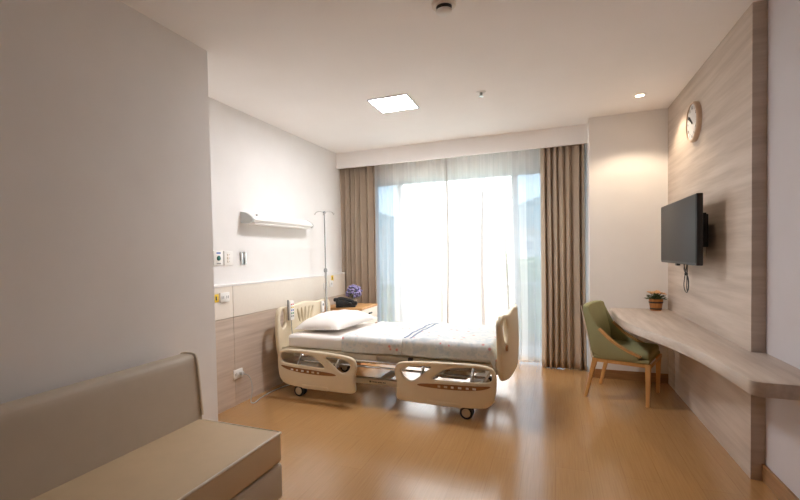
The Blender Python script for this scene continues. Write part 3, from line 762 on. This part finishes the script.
pt = thing('flower_pot', 'small wooden barrel pot of peach flowers at the far end of the desk', 'plant', (.925, 5.07, .75))
MB().lathe([(0, 0), (.046, 0), (.056, .06), (.062, .115), (.055, .115), (.05, .10), (0, .10)], n=24).build('barrel', 'pot', pt)
for z, r_ in ((.012, .0495), (.075, .0595)): MB().lathe([(r_ - .003, 0), (r_, 0), (r_ + .0025, .014), (r_ - .001, .014), (r_ - .003, 0)], (0, 0, z), 'z', 24).build('hoop', 'black', pt)
lf = MB(); rnd = random.Random(9)
for k in range(150):
    a = rnd.uniform(0, 2 * PI); e = rnd.uniform(.1, 1.3); q = rnd.uniform(.03, .085)
    p = Vector((math.cos(a) * math.cos(e) * q, math.sin(a) * math.cos(e) * q, .105 + math.sin(e) * q * .8))
    d = Vector((math.cos(a) * math.cos(e), math.sin(a) * math.cos(e), math.sin(e) * .6 + rnd.uniform(-.3, .3))).normalized(); s = d.cross(Vector((0, 0, 1))).normalized(); up = Vector((0, 0, .006))
    l_ = rnd.uniform(.018, .032)
    v = [lf.bm.verts.new(p - d * l_ * .6), lf.bm.verts.new(p + s * l_ * .35 + up), lf.bm.verts.new(p + d * l_), lf.bm.verts.new(p - s * l_ * .35 + up)]
    lf.bm.faces.new(v)
lf.build('foliage', 'leaf', pt, False)
b0 = None
for k in range(17):
    a = k * 2.4; q = .02 + .066 * ((k * .618) % 1); z = .15 + .035 * (1 - q / .09)
    if b0 is None:
        m = MB()
        for j in range(6):
            aa = j * PI / 3; m.lathe([(0, -.004), (.009, -.002), (.010, .001), (0, .004)], (.010 * math.cos(aa), .010 * math.sin(aa), 0), 'z', 8)
        m.lathe([(0, -.002), (.006, 0), (.005, .006), (0, .008)], n=8); b0 = m.build('flower', 'peach', pt); b = b0
    else: b = b0.copy(); C.objects.link(b); b.parent = pt
    b.location = (q * math.cos(a), q * math.sin(a), z + .012); b.scale = (1.25, 1.25, 1.25); b.rotation_euler = (.5 * math.sin(a), -.5 * math.cos(a) * -1, a)

# ------------------------------------------------------------------ green chair
chair = thing('desk_chair', 'olive green upholstered tub chair with honey wood legs tucked under the desk', 'chair', (.582, 4.665, 0), R(-19))
F0 = -.25                                         # rear floor line in local x
def sp(pts): return [(F0 + a, b) for a, b in pts]
side = sp(smooth_poly([(-.025, .848), (.015, .848), (.065, .75), (.12, .635), (.22, .535), (.33, .468), (.43, .425), (.43, .375), (.065, .375), (.035, .55), (-.005, .74)], 2))
trim = smooth_poly([(.118, .640), (.22, .538), (.33, .471), (.445, .424)], 2, False)
for s in (-1, 1):
    y0 = .275 * s
    sd = MB().prism(side, min(y0, y0 - s * .045), max(y0, y0 - s * .045), 'y', .010)
    sd.build('side_panel', 'green', chair, ang=50)
    tr = MB()
    for (a, b), (c_, d_) in zip(trim, trim[1:]):
        L_ = math.hypot(c_ - a, d_ - b)
        m = Matrix.Rotation(math.atan2(-(d_ - b), c_ - a), 3, 'Y')
        tr.box((F0 + (a + c_) / 2 - L_ / 2 - .002, y0 - s * .0225 - .026, (b + d_) / 2 - .006), (F0 + (a + c_) / 2 + L_ / 2 + .002, y0 - s * .0225 + .026, (b + d_) / 2 + .010), rot=m)
    tr.build('arm_trim', 'honey', chair)
    MB().tube([(F0 + a, y0, b) for a, b in ((-.028, .846), (-.008, .74), (.032, .55), (.062, .378))], .006, 8).build('piping', 'piping', chair)
bk = MB()
def backfn(front):
    def fn(a, b):
        y = (a - .5) * .53; z = .38 + .475 * b
        f = .065 - .09 * ((z - .375) / .487) + (.075 if front else 0) - (.02 * (b ** 3) if front else 0) + (-.018 * (1 - (2 * a - 1) ** 2) if not front else -.02 * (1 - (2 * a - 1) ** 2))
        return (F0 + f, y, z - .012 * (2 * a - 1) ** 4 * b)
    return fn
n1, n2 = 16, 14
bk.grid(n1, n2, backfn(True)); bk.grid(n1, n2, backfn(False))
fr_, bc_ = backfn(True), backfn(False)
rim = [(0, j / (n2 - 1)) for j in range(n2)] + [(i / (n1 - 1), 1) for i in range(1, n1)] + [(1, 1 - j / (n2 - 1)) for j in range(1, n2)] + [(1 - i / (n1 - 1), 0) for i in range(1, n1 - 1)]
for k in range(len(rim)):
    p, q_ = rim[k], rim[(k + 1) % len(rim)]
    bk.bm.faces.new([bk.bm.verts.new(x) for x in (fr_(*p), fr_(*q_), bc_(*q_), bc_(*p))])
bmesh.ops.remove_doubles(bk.bm, verts=bk.bm.verts, dist=1e-5)
bo = bk.build('backrest', 'green', chair, ang=60)
md = bo.modifiers.new('bev', 'BEVEL'); md.width = .014; md.segments = 3; md.limit_method = 'ANGLE'; md.angle_limit = R(40)
MB().box((F0 + .09, -.232, .385), (F0 + .51, .232, .472), .03, 4).build('seat', 'green', chair, ang=60)
MB().box((F0 + .07, -.272, .372), (F0 + .51, .272, .40), .008).build('seat_base', 'green', chair)
ap = MB(); ap.box((F0 + .06, -.265, .340), (F0 + .525, -.24, .374), .003); ap.box((F0 + .06, .24, .340), (F0 + .525, .265, .374), .003); ap.box((F0 + .52, -.25, .340), (F0 + .525, .25, .374), .003); ap.box((F0 + .06, -.25, .340), (F0 + .085, .25, .374), .003)
ap.build('apron', 'honey', chair)
def leg(x1, x0, y):
    m = MB(); t_ = bmesh.new(); r1, r0 = .021, .013
    A = [t_.verts.new((x1 + a * r1, y + b * r1, .372)) for a, b in ((-1, -1), (1, -1), (1, 1), (-1, 1))]; B = [t_.verts.new((x0 + a * r0, y + b * r0, 0)) for a, b in ((-1, -1), (1, -1), (1, 1), (-1, 1))]
    t_.faces.new(A); t_.faces.new(B[::-1])
    for k in range(4): t_.faces.new((A[k], B[k], B[(k + 1) % 4], A[(k + 1) % 4]))
    bmesh.ops.bevel(t_, geom=list(t_.edges), offset=.004, segments=2, affect='EDGES'); m.join(t_)
    m.build('leg', 'honey', chair)
for y in (-.25, .25): leg(F0 + .085, F0 - .0, y); leg(F0 + .50, F0 + .495, y)

# ------------------------------------------------------------------ sofa
sf = thing('sofa', 'beige vinyl bench sofa with a low back along the near wall', 'sofa', (-1.7, .8, 0))
Y0, Y1 = -2.0, 1.17                               # local ends
bp = [(a + .012, b) for a, b in smooth_poly([(-.38, .24), (-.38, .70), (-.375, .785), (-.345, .798), (-.285, .798), (-.248, .785), (-.232, .60), (-.215, .42), (-.215, .24)], 2)]
bk = MB().prism(bp, Y0, Y1, 'y', .012, 3); bk.build('backrest', 'vinylback', sf, ang=50)
end = [(a, Y1 + .002, b) for a, b in bp]
MB().tube([(a + .003, Y1 - .006, b + .002) for a, b in bp if b > .4], .0075, 6).build('back_piping', 'piping', sf)
MB().box((-.23, Y0, .262), (.352, Y1 - .015, .425), .022, 4).build('seat_cushion', 'vinyl', sf, ang=50)
MB().tube([(.347, Y0 + .02, .420), (.347, Y1 - .022, .420), (-.19, Y1 - .022, .420)], .0065, 6).build('seat_piping', 'piping', sf)
MB().box((-.40, Y0, .07), (.35, Y1 - .015, .258), .015, 3).build('base', 'vinylback', sf)
for x in (-.34, .28):
    for y in (Y0 + .1, Y1 - .1): MB().tube([(x, y, 0), (x, y, .075)], .025, 10).build('foot', 'dark', sf)

# ------------------------------------------------------------------ light
W = bpy.data.worlds.new('hazy_sky'); S.world = W; W.use_nodes = True
nt = W.node_tree; nt.nodes.clear()
wo = nt.nodes.new('ShaderNodeOutputWorld'); bg = nt.nodes.new('ShaderNodeBackground')
bg.inputs[0].default_value = (.97, .985, 1.0, 1); bg.inputs[1].default_value = 3.2
nt.links.new(bg.outputs[0], wo.inputs[0])
def portal(x0, x1):
    l = bpy.data.lights.new('sky_portal', 'AREA'); l.shape = 'RECTANGLE'; l.size = x1 - x0; l.size_y = OZ
    l.cycles.is_portal = True
    o = bpy.data.objects.new('sky_portal', l); C.objects.link(o); o.location = ((x0 + x1) / 2, YW + .14, OZ / 2); o.rotation_euler = (R(-90), 0, 0)
portal(OX0, OX1)
l = bpy.data.lights.new('downlight_beam', 'SPOT'); l.energy = 14; l.color = (1, .80, .58); l.spot_size = R(118); l.spot_blend = .35; l.shadow_soft_size = .035
o = bpy.data.objects.new('downlight_beam', l); C.objects.link(o); o.location = (DL[0], DL[1], H - .03)

# ------------------------------------------------------------------ camera
cam = bpy.data.cameras.new('camera'); co = bpy.data.objects.new('camera', cam); C.objects.link(co); S.camera = co
F, yaw, pitch, roll, hC, cx, cy = 439.67, .3942, -.0280, -.0198, 1.3624, -28.73, 16.30
cam.sensor_fit = 'HORIZONTAL'; cam.sensor_width = 36; cam.lens = F / 800 * 36
cam.shift_x = -cx / 800; cam.shift_y = cy / 800; cam.clip_start = .02; cam.clip_end = 500
fw = Vector((-math.sin(yaw) * math.cos(pitch), math.cos(yaw) * math.cos(pitch), math.sin(pitch)))
r0 = Vector((math.cos(yaw), math.sin(yaw), 0)); u0 = r0.cross(fw)
r_ = r0 * math.cos(roll) + u0 * math.sin(roll); u_ = u0 * math.cos(roll) - r0 * math.sin(roll)
co.matrix_world = Matrix(((r_.x, u_.x, -fw.x, 0), (r_.y, u_.y, -fw.y, 0), (r_.z, u_.z, -fw.z, hC), (0, 0, 0, 1)))

S.view_settings.view_transform = 'Standard'; S.view_settings.look = 'None'
S.view_settings.exposure = 1.2; S.view_settings.gamma = 1; S.view_settings.use_curve_mapping = False
S.cycles.max_bounces = 14; S.cycles.diffuse_bounces = 8; S.cycles.transparent_max_bounces = 16; S.cycles.transmission_bounces = 8
S.cycles.caustics_reflective = False; S.cycles.caustics_refractive = False
